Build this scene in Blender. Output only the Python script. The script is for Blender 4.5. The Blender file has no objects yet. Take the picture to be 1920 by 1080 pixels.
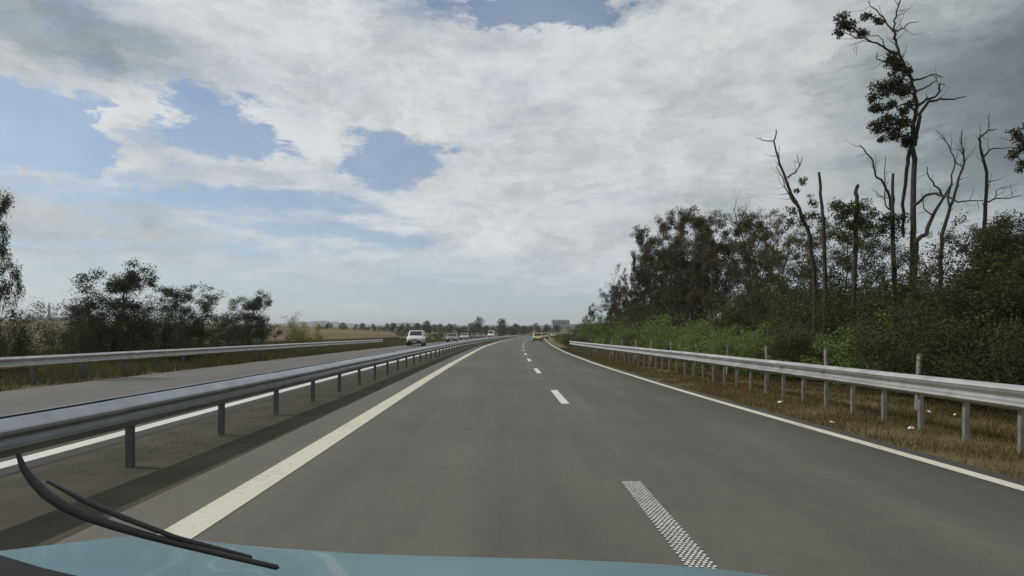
import bpy, bmesh, math, random
import numpy as np
from mathutils import Vector, Matrix

# ------------------------------------------------------------------ camera, sky, sun, exposure
S = bpy.context.scene
C = S.collection
F = 1100.0; H = 1.45; YH = 625.0           # focal length in photo pixels, eye height, horizon row
cam_d = bpy.data.cameras.new('camera'); cam = bpy.data.objects.new('camera', cam_d); C.objects.link(cam)
cam.location = (0, 0, H); cam.rotation_euler = (math.radians(90), 0, 0)
cam_d.sensor_width = 36.0; cam_d.lens = 36.0 * F / 1920.0
cam_d.shift_y = (YH - 540.0) / 1920.0
cam_d.clip_start = 0.02; cam_d.clip_end = 20000
S.camera = cam
S.view_settings.view_transform = 'Standard'; S.view_settings.look = 'None'
S.view_settings.exposure = 0.0; S.view_settings.gamma = 1.0
S.view_settings.use_curve_mapping = False

SUN_EL = math.radians(44); SUN_X, SUN_Y = -0.985, 0.17      # sun stands to the left, a little ahead
sun_dir = Vector((SUN_X * math.cos(SUN_EL), SUN_Y * math.cos(SUN_EL), math.sin(SUN_EL))).normalized()
sl = bpy.data.lights.new('sun', 'SUN'); sl.energy = 2.3; sl.angle = math.radians(1.5); sl.color = (1.0, 0.95, 0.86)
so = bpy.data.objects.new('sun', sl); C.objects.link(so)
so.rotation_euler = (-sun_dir).to_track_quat('-Z', 'Y').to_euler(); so.location = (-30, 20, 40)

W = bpy.data.worlds.new('World'); S.world = W; W.use_nodes = True
W.cycles.sampling_method = 'MANUAL'; W.cycles.sample_map_resolution = 512
def build_sky():
    nt = W.node_tree; N = nt.nodes; L = nt.links
    N.clear()
    def mth(op, a, b=None, c=None, clamp=False):
        n = N.new('ShaderNodeMath'); n.operation = op; n.use_clamp = clamp
        for i, v in enumerate((a, b, c)):
            if v is None: continue
            if isinstance(v, (int, float)): n.inputs[i].default_value = v
            else: L.new(v, n.inputs[i])
        return n.outputs[0]
    def vm(op, a, b=None):
        n = N.new('ShaderNodeVectorMath'); n.operation = op
        for i, v in enumerate((a, b)):
            if v is None: continue
            if isinstance(v, (tuple, list)): n.inputs[i].default_value = v
            else: L.new(v, n.inputs[i])
        return n.outputs['Value'] if op in ('LENGTH', 'DOT_PRODUCT') else n.outputs[0]
    def noise(vec, scale, detail=6, rough=0.55, dist=0.0):
        n = N.new('ShaderNodeTexNoise'); L.new(vec, n.inputs['Vector'])
        n.inputs['Scale'].default_value = scale; n.inputs['Detail'].default_value = detail
        n.inputs['Roughness'].default_value = rough; n.inputs['Distortion'].default_value = dist
        return n
    def smooth(x, a, b, t0=0.0, t1=1.0):
        n = N.new('ShaderNodeMapRange'); n.interpolation_type = 'SMOOTHSTEP'; L.new(x, n.inputs[0])
        n.inputs[1].default_value = a; n.inputs[2].default_value = b
        n.inputs[3].default_value = t0; n.inputs[4].default_value = t1
        return n.outputs[0]
    sky = N.new('ShaderNodeTexSky'); sky.sky_type = 'NISHITA'; sky.sun_disc = False
    sky.sun_elevation = SUN_EL; sky.sun_rotation = math.atan2(SUN_X, SUN_Y)
    sky.altitude = 100; sky.air_density = 1.0; sky.dust_density = 0.6; sky.ozone_density = 2.0
    tc = N.new('ShaderNodeTexCoord'); D = tc.outputs['Generated']
    sx = N.new('ShaderNodeSeparateXYZ'); L.new(D, sx.inputs[0])
    # cloud layers seen in perspective: direction cut with a flat ceiling
    den = mth('ADD', mth('MAXIMUM', sx.outputs[2], 0.0), 0.10)
    cb = N.new('ShaderNodeCombineXYZ')
    L.new(mth('DIVIDE', sx.outputs[0], den), cb.inputs[0]); L.new(mth('DIVIDE', sx.outputs[1], den), cb.inputs[1])
    P = cb.outputs[0]
    wn = noise(P, 0.8, 3, 0.5)
    warp = vm('ADD', P, vm('MULTIPLY', vm('SUBTRACT', wn.outputs['Color'], (0.5, 0.5, 0.5)), (1.1, 1.1, 0.0)))
    n1 = noise(warp, 0.55, 5, 0.60).outputs['Fac']
    n2 = noise(warp, 2.6, 6, 0.62).outputs['Fac']
    dstr = vm('MULTIPLY', D, (1.0, 1.0, 2.6))
    n3 = noise(dstr, 3.2, 6, 0.60).outputs['Fac']
    dens = mth('ADD', mth('MULTIPLY', n1, 0.9), mth('ADD', mth('MULTIPLY', n2, 0.75), mth('MULTIPLY', n3, 1.1)))
    dens = mth('SUBTRACT', dens, 0.58)
    # openings in the cloud cover (direction, width, height, depth)
    dw = vm('MULTIPLY', vm('SUBTRACT', noise(dstr, 4.5, 6, 0.70).outputs['Color'], (0.5, 0.5, 0.5)), (0.34, 0.0, 0.15))
    dwarp = vm('ADD', D, dw)
    def lobe(px, py, rx, ry):
        d0 = Vector(((px - 960) / F, 1.0, (YH - py) / F)).normalized()
        k = 1.0 / math.sqrt(1 + ((px - 960) / F) ** 2 + ((YH - py) / F) ** 2)
        v = vm('MULTIPLY', vm('SUBTRACT', dwarp, tuple(d0)), (F / (rx * k), 1.6, F / (ry * k)))
        return smooth(vm('LENGTH', v), 1.25, 0.35)
    for px, py, rx, ry, a in ((75, 230, 150, 78, 0.95), (400, 235, 85, 48, 0.85), (235, 230, 36, 90, -0.5), (735, 300, 110, 55, 0.75), (1010, 18, 190, 30, 0.62), (1120, 10, 60, 40, 0.4),
                              (470, 385, 260, 26, 0.36), (300, 470, 300, 24, 0.30), (620, 440, 240, 20, 0.30), (480, 540, 420, 40, 0.30), (1150, 375, 220, 22, 0.25), (1000, 565, 700, 35, 0.30),
                              (-600, 120, 230, 90, 0.8), (-420, 400, 300, 40, 0.4), (2700, 200, 220, 110, 0.7), (2500, 420, 300, 40, 0.4)):
        dens = mth('SUBTRACT', dens, mth('MULTIPLY', lobe(px, py, rx, ry), a))
    for px, py, rx, ry, a in ((600, 110, 420, 110, 0.18), (1400, 260, 420, 240, 0.30), (1750, 220, 400, 330, 0.35)):
        dens = mth('ADD', dens, mth('MULTIPLY', lobe(px, py, rx, ry), a))
    cover = mth('MULTIPLY_ADD', smooth(dens, 0.34, 0.90), 0.76, smooth(n3, 0.3, 0.7, 0.14, 0.24))
    # shading of the cloud bodies: bright thin edges, greyer thick bases
    sh = noise(vm('ADD', vm('MULTIPLY', D, (1.0, 1.0, 2.0)), vm('SCALE', dw)), 7.5, 6, 0.66).outputs['Fac']
    sh2 = noise(D, 26.0, 4, 0.6).outputs['Fac']
    shade = mth('ADD', smooth(sh, 0.34, 0.62, 0.80, 1.04), mth('ADD', mth('MULTIPLY', smooth(n2, 0.35, 0.65), 0.06), mth('MULTIPLY', smooth(sh2, 0.3, 0.7, -1.0, 1.0), 0.035)))
    for px, py, rx, ry, a in ((1990, 150, 380, 260, 0.52), (1560, 130, 300, 170, 0.14), (20, 10, 300, 110, 0.42), (2400, 60, 500, 300, 0.4), (40, 420, 300, 120, 0.25), (1650, 400, 560, 130, 0.22)):
        shade = mth('MULTIPLY', shade, mth('SUBTRACT', 1.0, mth('MULTIPLY', lobe(px, py, rx, ry), a)))
    ccol = N.new('ShaderNodeMix'); ccol.data_type = 'RGBA'
    L.new(smooth(shade, 0.35, 1.0), ccol.inputs[0])
    ccol.inputs[6].default_value = (0.80, 0.93, 0.95, 1); ccol.inputs[7].default_value = (0.975, 0.995, 1.0, 1)
    cc = vm('SCALE', ccol.outputs[2]); cc_node = cc.node; L.new(mth('MULTIPLY', shade, 7.0), cc_node.inputs['Scale'])
    skc = N.new('ShaderNodeVectorMath'); skc.operation = 'MULTIPLY'; L.new(sky.outputs[0], skc.inputs[0]); skc.inputs[1].default_value = (1.0, 1.0, 1.0)
    # low bright haze band
    hz = N.new('ShaderNodeMix'); hz.data_type = 'RGBA'; L.new(smooth(sx.outputs[2], 0.22, 0.0, 0.0, 0.62), hz.inputs[0])
    L.new(skc.outputs[0], hz.inputs[6]); hz.inputs[7].default_value = (4.4, 5.15, 5.95, 1)
    mx = N.new('ShaderNodeMix'); mx.data_type = 'RGBA'
    L.new(mth('MULTIPLY', cover, smooth(sx.outputs[2], -0.02, 0.17, 0.15, 0.97)), mx.inputs[0])
    L.new(hz.outputs[2], mx.inputs[6]); L.new(cc, mx.inputs[7])
    bg = N.new('ShaderNodeBackground'); L.new(mx.outputs[2], bg.inputs[0]); bg.inputs[1].default_value = 0.10
    out = N.new('ShaderNodeOutputWorld'); L.new(bg.outputs[0], out.inputs[0])
build_sky()

rng = np.random.default_rng(7); random.seed(7)

# ------------------------------------------------------------------ helpers
def tag(o, label=None, cat=None, group=None, kind=None):
    if label: o['label'] = label
    if cat: o['category'] = cat
    if group: o['group'] = group
    if kind: o['kind'] = kind
    return o
def empty(name, loc=(0, 0, 0), rz=0.0, scale=1.0):
    o = bpy.data.objects.new(name, None); C.objects.link(o); o.location = loc
    o.rotation_euler = (0, 0, rz); o.scale = (scale,) * 3; o.empty_display_size = 0.2
    return o
def mesh_np(name, v, quads=None, tris=None, smooth=False):
    me = bpy.data.meshes.new(name)
    v = np.asarray(v, np.float32)
    parts = []; starts = []; tot = 0
    me.vertices.add(len(v)); me.vertices.foreach_set('co', v.ravel())
    idx = []; st = []; pos = 0
    for a, k in ((quads, 4), (tris, 3)):
        if a is None or len(a) == 0: continue
        a = np.asarray(a, np.int32); idx.append(a.ravel()); st.append(pos + np.arange(len(a), dtype=np.int32) * k); pos += a.size
    idx = np.concatenate(idx); st = np.concatenate(st)
    me.loops.add(len(idx)); me.loops.foreach_set('vertex_index', idx)
    me.polygons.add(len(st)); me.polygons.foreach_set('loop_start', st)
    if smooth: me.polygons.foreach_set('use_smooth', np.ones(len(st), bool))
    me.update(calc_edges=True); me.validate()
    return me
def obj(name, me, mat=None, parent=None):
    if mat and not me.materials: me.materials.append(mat)
    o = bpy.data.objects.new(name, me); C.objects.link(o)
    if parent: o.parent = parent
    return o
def bm_obj(name, bm, mat, parent=None, smooth=False):
    me = bpy.data.meshes.new(name); bmesh.ops.recalc_face_normals(bm, faces=bm.faces); bm.to_mesh(me); bm.free()
    if smooth:
        for p in me.polygons: p.use_smooth = True
    return obj(name, me, mat, parent)
def bm_box(bm, x0, x1, y0, y1, z0, z1, bev=0.0):
    vs = [bm.verts.new(p) for p in ((x0,y0,z0),(x1,y0,z0),(x1,y1,z0),(x0,y1,z0),(x0,y0,z1),(x1,y0,z1),(x1,y1,z1),(x0,y1,z1))]
    fs = [bm.faces.new([vs[i] for i in f]) for f in ((3,2,1,0),(4,5,6,7),(0,1,5,4),(1,2,6,5),(2,3,7,6),(3,0,4,7))]
    if bev: bmesh.ops.bevel(bm, geom=list({e for f in fs for e in f.edges}), offset=bev, segments=1, affect='EDGES')
def copy_tree(root, parent=None):
    c = root.copy(); C.objects.link(c); c.parent = parent
    for ch in CH.get(root.name, root.children): 
        k = ch.copy(); C.objects.link(k); k.parent = c
        for g in ch.children:
            q = g.copy(); C.objects.link(q); q.parent = k
    return c
CH = {}
def at(px, py, d): return Vector(((px - 960) / F * d, d, H - (py - YH) / F * d))

# ------------------------------------------------------------------ materials
def mat_new(name):
    m = bpy.data.materials.new(name); m.use_nodes = True
    return m, m.node_tree.nodes, m.node_tree.links, m.node_tree.nodes['Principled BSDF']
def mat_plain(name, col, rough=0.6, metal=0.0, nscale=6.0, namp=0.25, bump=0.0, spec=0.5, coat=0.0):
    m, N, L, B = mat_new(name)
    tc = N.new('ShaderNodeTexCoord'); n = N.new('ShaderNodeTexNoise'); L.new(tc.outputs['Object'], n.inputs['Vector'])
    n.inputs['Scale'].default_value = nscale; n.inputs['Detail'].default_value = 6
    r = N.new('ShaderNodeValToRGB'); L.new(n.outputs['Fac'], r.inputs[0])
    r.color_ramp.elements[0].position = 0.3; r.color_ramp.elements[1].position = 0.7
    r.color_ramp.elements[0].color = tuple(c * (1 - namp) for c in col) + (1,)
    r.color_ramp.elements[1].color = tuple(min(1, c * (1 + namp)) for c in col) + (1,)
    L.new(r.outputs[0], B.inputs['Base Color'])
    B.inputs['Roughness'].default_value = rough; B.inputs['Metallic'].default_value = metal
    B.inputs['Specular IOR Level'].default_value = spec; B.inputs['Coat Weight'].default_value = coat
    if bump:
        b = N.new('ShaderNodeBump'); b.inputs['Strength'].default_value = bump; b.inputs['Distance'].default_value = 0.02
        L.new(n.outputs['Fac'], b.inputs['Height']); L.new(b.outputs[0], B.inputs['Normal'])
    return m
def mat_leaf(name, cols, trans=0.30, rough=0.6):
    m, N, L, B = mat_new(name)
    g = N.new('ShaderNodeNewGeometry'); r = N.new('ShaderNodeValToRGB'); oi = N.new('ShaderNodeObjectInfo')
    r.color_ramp.elements[0].color = tuple(cols[0]) + (1,); r.color_ramp.elements[1].color = tuple(cols[-1]) + (1,)
    for i, c in enumerate(cols[1:-1]):
        e = r.color_ramp.elements.new((i + 1) / (len(cols) - 1)); e.color = tuple(c) + (1,)
    a = N.new('ShaderNodeMath'); a.operation = 'MULTIPLY_ADD'; L.new(g.outputs['Random Per Island'], a.inputs[0]); a.inputs[1].default_value = 0.7
    o = N.new('ShaderNodeMath'); o.operation = 'MULTIPLY'; L.new(oi.outputs['Random'], o.inputs[0]); o.inputs[1].default_value = 0.3
    L.new(o.outputs[0], a.inputs[2]); L.new(a.outputs[0], r.inputs[0])
    L.new(r.outputs[0], B.inputs['Base Color']); B.inputs['Roughness'].default_value = rough; B.inputs['Specular IOR Level'].default_value = 0.25
    t = N.new('ShaderNodeBsdfTranslucent'); L.new(r.outputs[0], t.inputs[0])
    mx = N.new('ShaderNodeMixShader'); mx.inputs[0].default_value = trans
    L.new(B.outputs[0], mx.inputs[1]); L.new(t.outputs[0], mx.inputs[2])
    L.new(mx.outputs[0], N['Material Output'].inputs[0])
    return m
def mat_asphalt(name, base, warm, tracks=None):
    m, N, L, B = mat_new(name)
    tc = N.new('ShaderNodeTexCoord'); O = tc.outputs['Object']
    def noise(scale, detail=5, vec=None, rough=0.6):
        n = N.new('ShaderNodeTexNoise'); L.new(vec or O, n.inputs['Vector']); n.inputs['Scale'].default_value = scale
        n.inputs['Detail'].default_value = detail; n.inputs['Roughness'].default_value = rough; return n.outputs['Fac']
    mp = N.new('ShaderNodeMapping'); L.new(O, mp.inputs[0]); mp.inputs['Scale'].default_value = (1.0, 0.07, 1.0)
    big = noise(0.25); streak = noise(1.6, 5, mp.outputs[0]); fine = noise(90, 3); mid = noise(5)
    def ramp(f, c0, c1, p0, p1):
        r = N.new('ShaderNodeValToRGB'); L.new(f, r.inputs[0]); e = r.color_ramp.elements
        e[0].position = p0; e[1].position = p1; e[0].color = c0 + (1,); e[1].color = c1 + (1,); return r.outputs[0]
    def mul(a, b, f=1.0):
        n = N.new('ShaderNodeMix'); n.data_type = 'RGBA'; n.blend_type = 'MULTIPLY'; n.inputs[0].default_value = f
        L.new(a, n.inputs[6]); L.new(b, n.inputs[7]); return n.outputs[2]
    c = ramp(big, tuple(base), tuple(warm), 0.35, 0.68)
    c = mul(c, ramp(streak, (0.80, 0.80, 0.80), (1.12, 1.12, 1.12), 0.3, 0.7))
    c = mul(c, ramp(mid, (0.92,) * 3, (1.06,) * 3, 0.3, 0.7))
    c = mul(c, ramp(fine, (0.70,) * 3, (1.25,) * 3, 0.3, 0.7))
    if tracks:
        uv = N.new('ShaderNodeUVMap'); sp = N.new('ShaderNodeSeparateXYZ'); L.new(uv.outputs[0], sp.inputs[0])
        r = N.new('ShaderNodeValToRGB'); L.new(sp.outputs[0], r.inputs[0]); r.color_ramp.interpolation = 'EASE'
        el = r.color_ramp.elements; el[0].position = 0; el[0].color = (1.12, 1.08, 1.0, 1); el[1].position = 1; el[1].color = (1.12, 1.07, 0.98, 1)
        for p, v in tracks:
            e = el.new(p); e.color = (v, v, v, 1)
        c = mul(c, r.outputs[0])
    L.new(c, B.inputs['Base Color']); B.inputs['Roughness'].default_value = 0.78; B.inputs['Specular IOR Level'].default_value = 0.32
    b = N.new('ShaderNodeBump'); b.inputs['Strength'].default_value = 0.35; b.inputs['Distance'].default_value = 0.006
    L.new(fine, b.inputs['Height']); L.new(b.outputs[0], B.inputs['Normal'])
    return m
def mat_paint(name, col, wear=0.35):
    m, N, L, B = mat_new(name)
    tc = N.new('ShaderNodeTexCoord'); n = N.new('ShaderNodeTexNoise'); L.new(tc.outputs['Object'], n.inputs['Vector'])
    n.inputs['Scale'].default_value = 14; n.inputs['Detail'].default_value = 8; n.inputs['Roughness'].default_value = 0.7
    n2 = N.new('ShaderNodeTexNoise'); L.new(tc.outputs['Object'], n2.inputs['Vector']); n2.inputs['Scale'].default_value = 0.9; n2.inputs['Detail'].default_value = 4
    a = N.new('ShaderNodeMath'); a.operation = 'MULTIPLY_ADD'; L.new(n2.outputs['Fac'], a.inputs[0]); a.inputs[1].default_value = 0.5; L.new(n.outputs['Fac'], a.inputs[2])
    r = N.new('ShaderNodeValToRGB'); L.new(a.outputs[0], r.inputs[0]); e = r.color_ramp.elements
    e[0].position = 0.42; e[1].position = 0.42 + wear; e[0].color = (0.18, 0.17, 0.15, 1); e[1].color = tuple(col) + (1,)
    L.new(r.outputs[0], B.inputs['Base Color']); B.inputs['Roughness'].default_value = 0.65
    return m
def mat_ground(name, cols, scale=0.25):
    m, N, L, B = mat_new(name)
    tc = N.new('ShaderNodeTexCoord'); O = tc.outputs['Object']
    n = N.new('ShaderNodeTexNoise'); L.new(O, n.inputs['Vector']); n.inputs['Scale'].default_value = scale; n.inputs['Detail'].default_value = 10; n.inputs['Roughness'].default_value = 0.7
    n2 = N.new('ShaderNodeTexNoise'); L.new(O, n2.inputs['Vector']); n2.inputs['Scale'].default_value = 0.012; n2.inputs['Detail'].default_value = 3
    a = N.new('ShaderNodeMath'); a.operation = 'MULTIPLY_ADD'; L.new(n2.outputs['Fac'], a.inputs[0]); a.inputs[1].default_value = 0.9; L.new(n.outputs['Fac'], a.inputs[2])
    r = N.new('ShaderNodeValToRGB'); L.new(a.outputs[0], r.inputs[0]); e = r.color_ramp.elements
    e[0].position = 0.65; e[1].position = 1.2 if False else 1.0; e[0].color = tuple(cols[0]) + (1,); e[1].color = tuple(cols[-1]) + (1,)
    for i, c in enumerate(cols[1:-1]):
        q = e.new(0.65 + 0.35 * (i + 1) / (len(cols) - 1)); q.color = tuple(c) + (1,)
    L.new(r.outputs[0], B.inputs['Base Color']); B.inputs['Roughness'].default_value = 0.95; B.inputs['Specular IOR Level'].default_value = 0.1
    b = N.new('ShaderNodeBump'); b.inputs['Strength'].default_value = 0.6; b.inputs['Distance'].default_value = 0.08
    L.new(n.outputs['Fac'], b.inputs['Height']); L.new(b.outputs[0], B.inputs['Normal'])
    return m

M = {
 'road': mat_asphalt('asphalt_worn', (0.090, 0.0875, 0.072), (0.115, 0.111, 0.090), [(0.10, 1.10), (0.20, 0.96), (0.27, 0.90), (0.36, 1.04), (0.45, 0.92), (0.53, 1.04), (0.62, 0.90), (0.72, 1.03), (0.82, 0.92), (0.90, 1.06)]),
 'road_far': mat_asphalt('asphalt_pale', (0.105, 0.10, 0.092), (0.13, 0.124, 0.11)),
 'median': mat_ground('median_dirt', [(0.040, 0.042, 0.026), (0.060, 0.058, 0.042), (0.080, 0.074, 0.056)], 1.2),
 'ground': mat_ground('dry_ground', [(0.035, 0.040, 0.016), (0.075, 0.064, 0.030), (0.115, 0.090, 0.044), (0.16, 0.128, 0.066)], 0.35),
 'cream': mat_paint('cream_road_paint', (0.54, 0.51, 0.41), 0.30),
 'white': mat_paint('white_road_paint', (0.58, 0.57, 0.52), 0.30),
 'steel': mat_plain('galvanised_steel', (0.37, 0.39, 0.42), 0.30, 0.95, 3.0, 0.15),
 'steel_r': mat_plain('weathered_galvanised_steel', (0.52, 0.52, 0.50), 0.40, 0.80, 3.0, 0.2),
 'post': mat_plain('post_steel', (0.12, 0.12, 0.118), 0.55, 0.6, 6.0, 0.25),
 'post_r': mat_plain('pale_post_steel', (0.24, 0.23, 0.20), 0.6, 0.4, 6.0, 0.25),
 'concrete': mat_plain('fence_concrete', (0.22, 0.215, 0.19), 0.9, 0, 8.0, 0.25, 0.3),
 'bark': mat_plain('bark', (0.060, 0.050, 0.040), 0.9, 0, 5.0, 0.4, 0.5),
 'bark_dead': mat_plain('dead_bark', (0.030, 0.027, 0.024), 0.9, 0, 5.0, 0.4, 0.5),
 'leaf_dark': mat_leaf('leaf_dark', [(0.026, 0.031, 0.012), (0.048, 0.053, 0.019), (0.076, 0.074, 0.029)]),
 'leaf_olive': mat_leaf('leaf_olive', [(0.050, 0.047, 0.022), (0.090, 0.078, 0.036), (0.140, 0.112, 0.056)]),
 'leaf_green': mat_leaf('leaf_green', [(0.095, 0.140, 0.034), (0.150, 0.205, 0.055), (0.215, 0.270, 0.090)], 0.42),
 'leaf_mid': mat_leaf('leaf_mid', [(0.035, 0.048, 0.014), (0.060, 0.075, 0.022), (0.090, 0.100, 0.035)]),
 'leaf_far': mat_leaf('leaf_far', [(0.040, 0.052, 0.022), (0.060, 0.072, 0.030), (0.080, 0.088, 0.042)]),
 'grass_dry': mat_leaf('grass_dry', [(0.075, 0.068, 0.022), (0.135, 0.098, 0.038), (0.21, 0.150, 0.062)], 0.25, 0.8),
 'grass_left': mat_leaf('grass_left', [(0.055, 0.060, 0.020), (0.105, 0.095, 0.036), (0.18, 0.155, 0.070)], 0.25, 0.8),
 'tyre': mat_plain('tyre_rubber', (0.015, 0.015, 0.015), 0.85),
 'rim': mat_plain('rim_alloy', (0.30, 0.30, 0.31), 0.4, 0.7),
 'glass': mat_plain('car_glass', (0.018, 0.022, 0.025), 0.08, 0, 2, 0.1, 0, 0.6),
 'trim': mat_plain('black_trim', (0.012, 0.012, 0.013), 0.75, 0, 6, .25, 0, .2),
 'lamp': mat_plain('headlamp_glass', (0.55, 0.56, 0.56), 0.15, 0.3),
 'tail': mat_plain('tail_lamp_glass', (0.30, 0.02, 0.015), 0.2),
 'plate': mat_plain('number_plate', (0.7, 0.7, 0.66), 0.5),
 'bonnet': mat_plain('reflection_teal_paint', (0.135, 0.245, 0.28), 0.42, 0.25, 1.5, 0.12, 0, 0.5, 0.25),  # teal stands for sky and dashboard reflections, put into the base colour
 'rubber': mat_plain('wiper_rubber', (0.03, 0.03, 0.028), 0.7),
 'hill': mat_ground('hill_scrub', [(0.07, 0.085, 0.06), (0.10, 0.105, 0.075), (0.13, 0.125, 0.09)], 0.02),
 'wall_pale': mat_plain('pale_wall', (0.55, 0.55, 0.53), 0.8),
 'wall_grey': mat_plain('grey_wall', (0.26, 0.28, 0.31), 0.8),
 'window_dark': mat_plain('window_dark', (0.05, 0.06, 0.07), 0.3),
 'litter': mat_plain('litter_paper', (0.75, 0.75, 0.73), 0.7),
}

# ------------------------------------------------------------------ road alignment
GD = np.arange(-30, 560, 0.5)
def line_fn(pts):
    d, x = zip(*pts)
    t = np.interp(GD, d, x); k = np.hanning(31); k /= k.sum()
    t2 = np.convolve(np.pad(t, 15, mode='reflect', reflect_type='odd'), k, 'valid')
    return lambda q: np.interp(q, GD, t2)
far = [(320, 18.0), (420, 38.0), (560, 74.0)]
left_line = line_fn([(-30, -2.25), (4, -2.38), (14, -2.62), (27, -2.85), (45, -3.0), (64, -3.05), (106, -2.1), (160, 0.4), (228, 6.0)] + far)
dash_line = line_fn([(-30, 1.2), (4, 1.18), (13, 1.09), (23, 0.97), (32, 0.92), (44, 0.95), (64, 1.15), (106, 2.3), (160, 4.8), (228, 10.2)] + [(d, x + 4.2) for d, x in far])
right_line = line_fn([(-30, 5.0), (4, 4.9), (8, 4.62), (14, 4.28), (27, 3.95), (45, 4.05), (64, 4.6), (106, 6.2), (160, 8.9), (228, 14.2)] + [(d, x + 8.2) for d, x in far])
rail_left = lambda d: left_line(d) - 1.66 - 0.22 * np.exp(-np.maximum(d, 0) / 5.0)
onc_in = lambda d: left_line(d) - 3.15 - 0.0 * d
onc_out = lambda d: left_line(d) - 9.6
rail_far = lambda d: left_line(d) - 11.2
rail_right = line_fn([(-30, 6.5), (10, 6.35), (20, 6.15), (30, 5.65), (40, 5.2), (50, 4.95), (90, 7.0)])

def z_ground(x, y):
    l = left_line(np.clip(y, -30, 555)); r = right_line(np.clip(y, -30, 555))
    zl = np.clip((l - 12.5 - x), 0, 330) * 0.032
    zr = np.clip((x - r - 5.0), 0, 60) * 0.02
    fy = np.clip((y - 300) / 500.0, 0, 1); ahead = 7.5 * fy * fy * (3 - 2 * fy)
    return -0.05 + np.maximum(np.maximum(zl, zr), ahead)

# ------------------------------------------------------------------ setting
xs = np.unique(np.concatenate([np.arange(-60, 61, 1.5), np.arange(-300, 301, 12), np.arange(-4000, 4001, 250)]))
ys = np.unique(np.concatenate([np.arange(-30, 130, 2.0), np.arange(-200, 560, 10), np.arange(-1000, 4001, 250)]))
X, Y = np.meshgrid(xs, ys); Z = z_ground(X, Y) + np.where(np.abs(X) > 20, 0.08 * np.sin(X * 0.31 + Y * 0.17) * np.sin(Y * 0.23 - X * 0.11), 0) * np.clip((np.abs(X) - 25) / 20, 0, 1)
nx, ny = len(xs), len(ys)
i = np.arange(nx * ny).reshape(ny, nx)
q = np.stack([i[:-1, :-1], i[:-1, 1:], i[1:, 1:], i[1:, :-1]], -1).reshape(-1, 4)
tag(obj('ground', mesh_np('ground', np.stack([X, Y, Z], -1).reshape(-1, 3), q, smooth=True), M['ground']), kind='structure')

def strip(name, fa, fb, z, mat, d0=-25, d1=540, step=1.5, parent=None, cross=2, skirt=0.0):
    ds = np.arange(d0, d1 + 1e-6, step); a = fa(ds); b = fb(ds)
    t = np.linspace(0, 1, cross)
    V = np.stack([a[:, None] * (1 - t) + b[:, None] * t, np.repeat(ds[:, None], cross, 1), np.full((len(ds), cross), z)], -1)
    if skirt:
        lo = V[:, :1].copy(); lo[..., 2] -= skirt; lo[..., 0] -= 0.02; hi = V[:, -1:].copy(); hi[..., 2] -= skirt; hi[..., 0] += 0.02
        V = np.concatenate([lo, V, hi], 1)
    n, c = V.shape[:2]
    i = np.arange(n * c).reshape(n, c)
    q = np.stack([i[:-1, :-1], i[:-1, 1:], i[1:, 1:], i[1:, :-1]], -1).reshape(-1, 4)
    me = mesh_np(name, V.reshape(-1, 3), q)
    uv = me.uv_layers.new(name='UVMap')
    u = np.tile(np.linspace(0, 1, c), n); v = np.repeat(ds, c)
    uvp = np.stack([u, v], -1)[q.ravel()]
    uv.data.foreach_set('uv', uvp.astype(np.float32).ravel())
    return obj(name, me, mat, parent)
road = tag(strip('road', lambda d: left_line(d) - 0.75, lambda d: right_line(d) + 0.32, 0.0, M['road'], cross=5, skirt=0.05), kind='structure')
road2 = tag(strip('oncoming_road', lambda d: onc_out(d) - 0.5, lambda d: onc_in(d) + 0.4, 0.0, M['road_far'], cross=5, skirt=0.05), kind='structure')
tag(strip('median', lambda d: onc_in(d) + 0.36, lambda d: left_line(d) - 0.72, -0.012, M['median'], cross=3), kind='structure')
strip('edge_line', lambda d: left_line(d) - 0.15, lambda d: left_line(d) + 0.15, 0.005, M['cream'], parent=road)
strip('edge_line', lambda d: right_line(d) - 0.085, lambda d: right_line(d) + 0.085, 0.005, M['cream'], parent=road)
strip('edge_line', lambda d: onc_in(d) - 0.13, lambda d: onc_in(d) + 0.13, 0.005, M['white'], parent=road2)
def dash_seg(d, ln, f, w, parent, mat):
    strip('lane_dash', lambda q: f(q) - w / 2, lambda q: f(q) + w / 2, 0.005, mat, d, d + ln, ln / 3, parent)
for k in range(1, 32): dash_seg(2.85 + 9.2 * k, 2.9, dash_line, 0.17, road, M['white'])
# nearest dash: raised dots in staggered rows
bm = bmesh.new(); rows = 92
for r in range(rows):
    d = 2.85 + 2.9 * r / rows
    for c in range(5):
        x = float(dash_line(d)) - 0.082 + 0.037 * c + (0.0185 if r % 2 else 0) + random.uniform(-.002, .002)
        s = 0.0125 * random.uniform(.85, 1.1); t = 0.0118 * random.uniform(.85, 1.15)
        ps = [(x - s, d - t * .5), (x - s * .5, d - t), (x + s * .5, d - t), (x + s, d - t * .5), (x + s, d + t * .5), (x + s * .5, d + t), (x - s * .5, d + t), (x - s, d + t * .5)]
        bm.faces.new([bm.verts.new((a, b, 0.0065)) for a, b in ps])
tag(bm_obj('lane_dash', bm, M['white'], road), label='lane dash printed as staggered rows of white dots')

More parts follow.
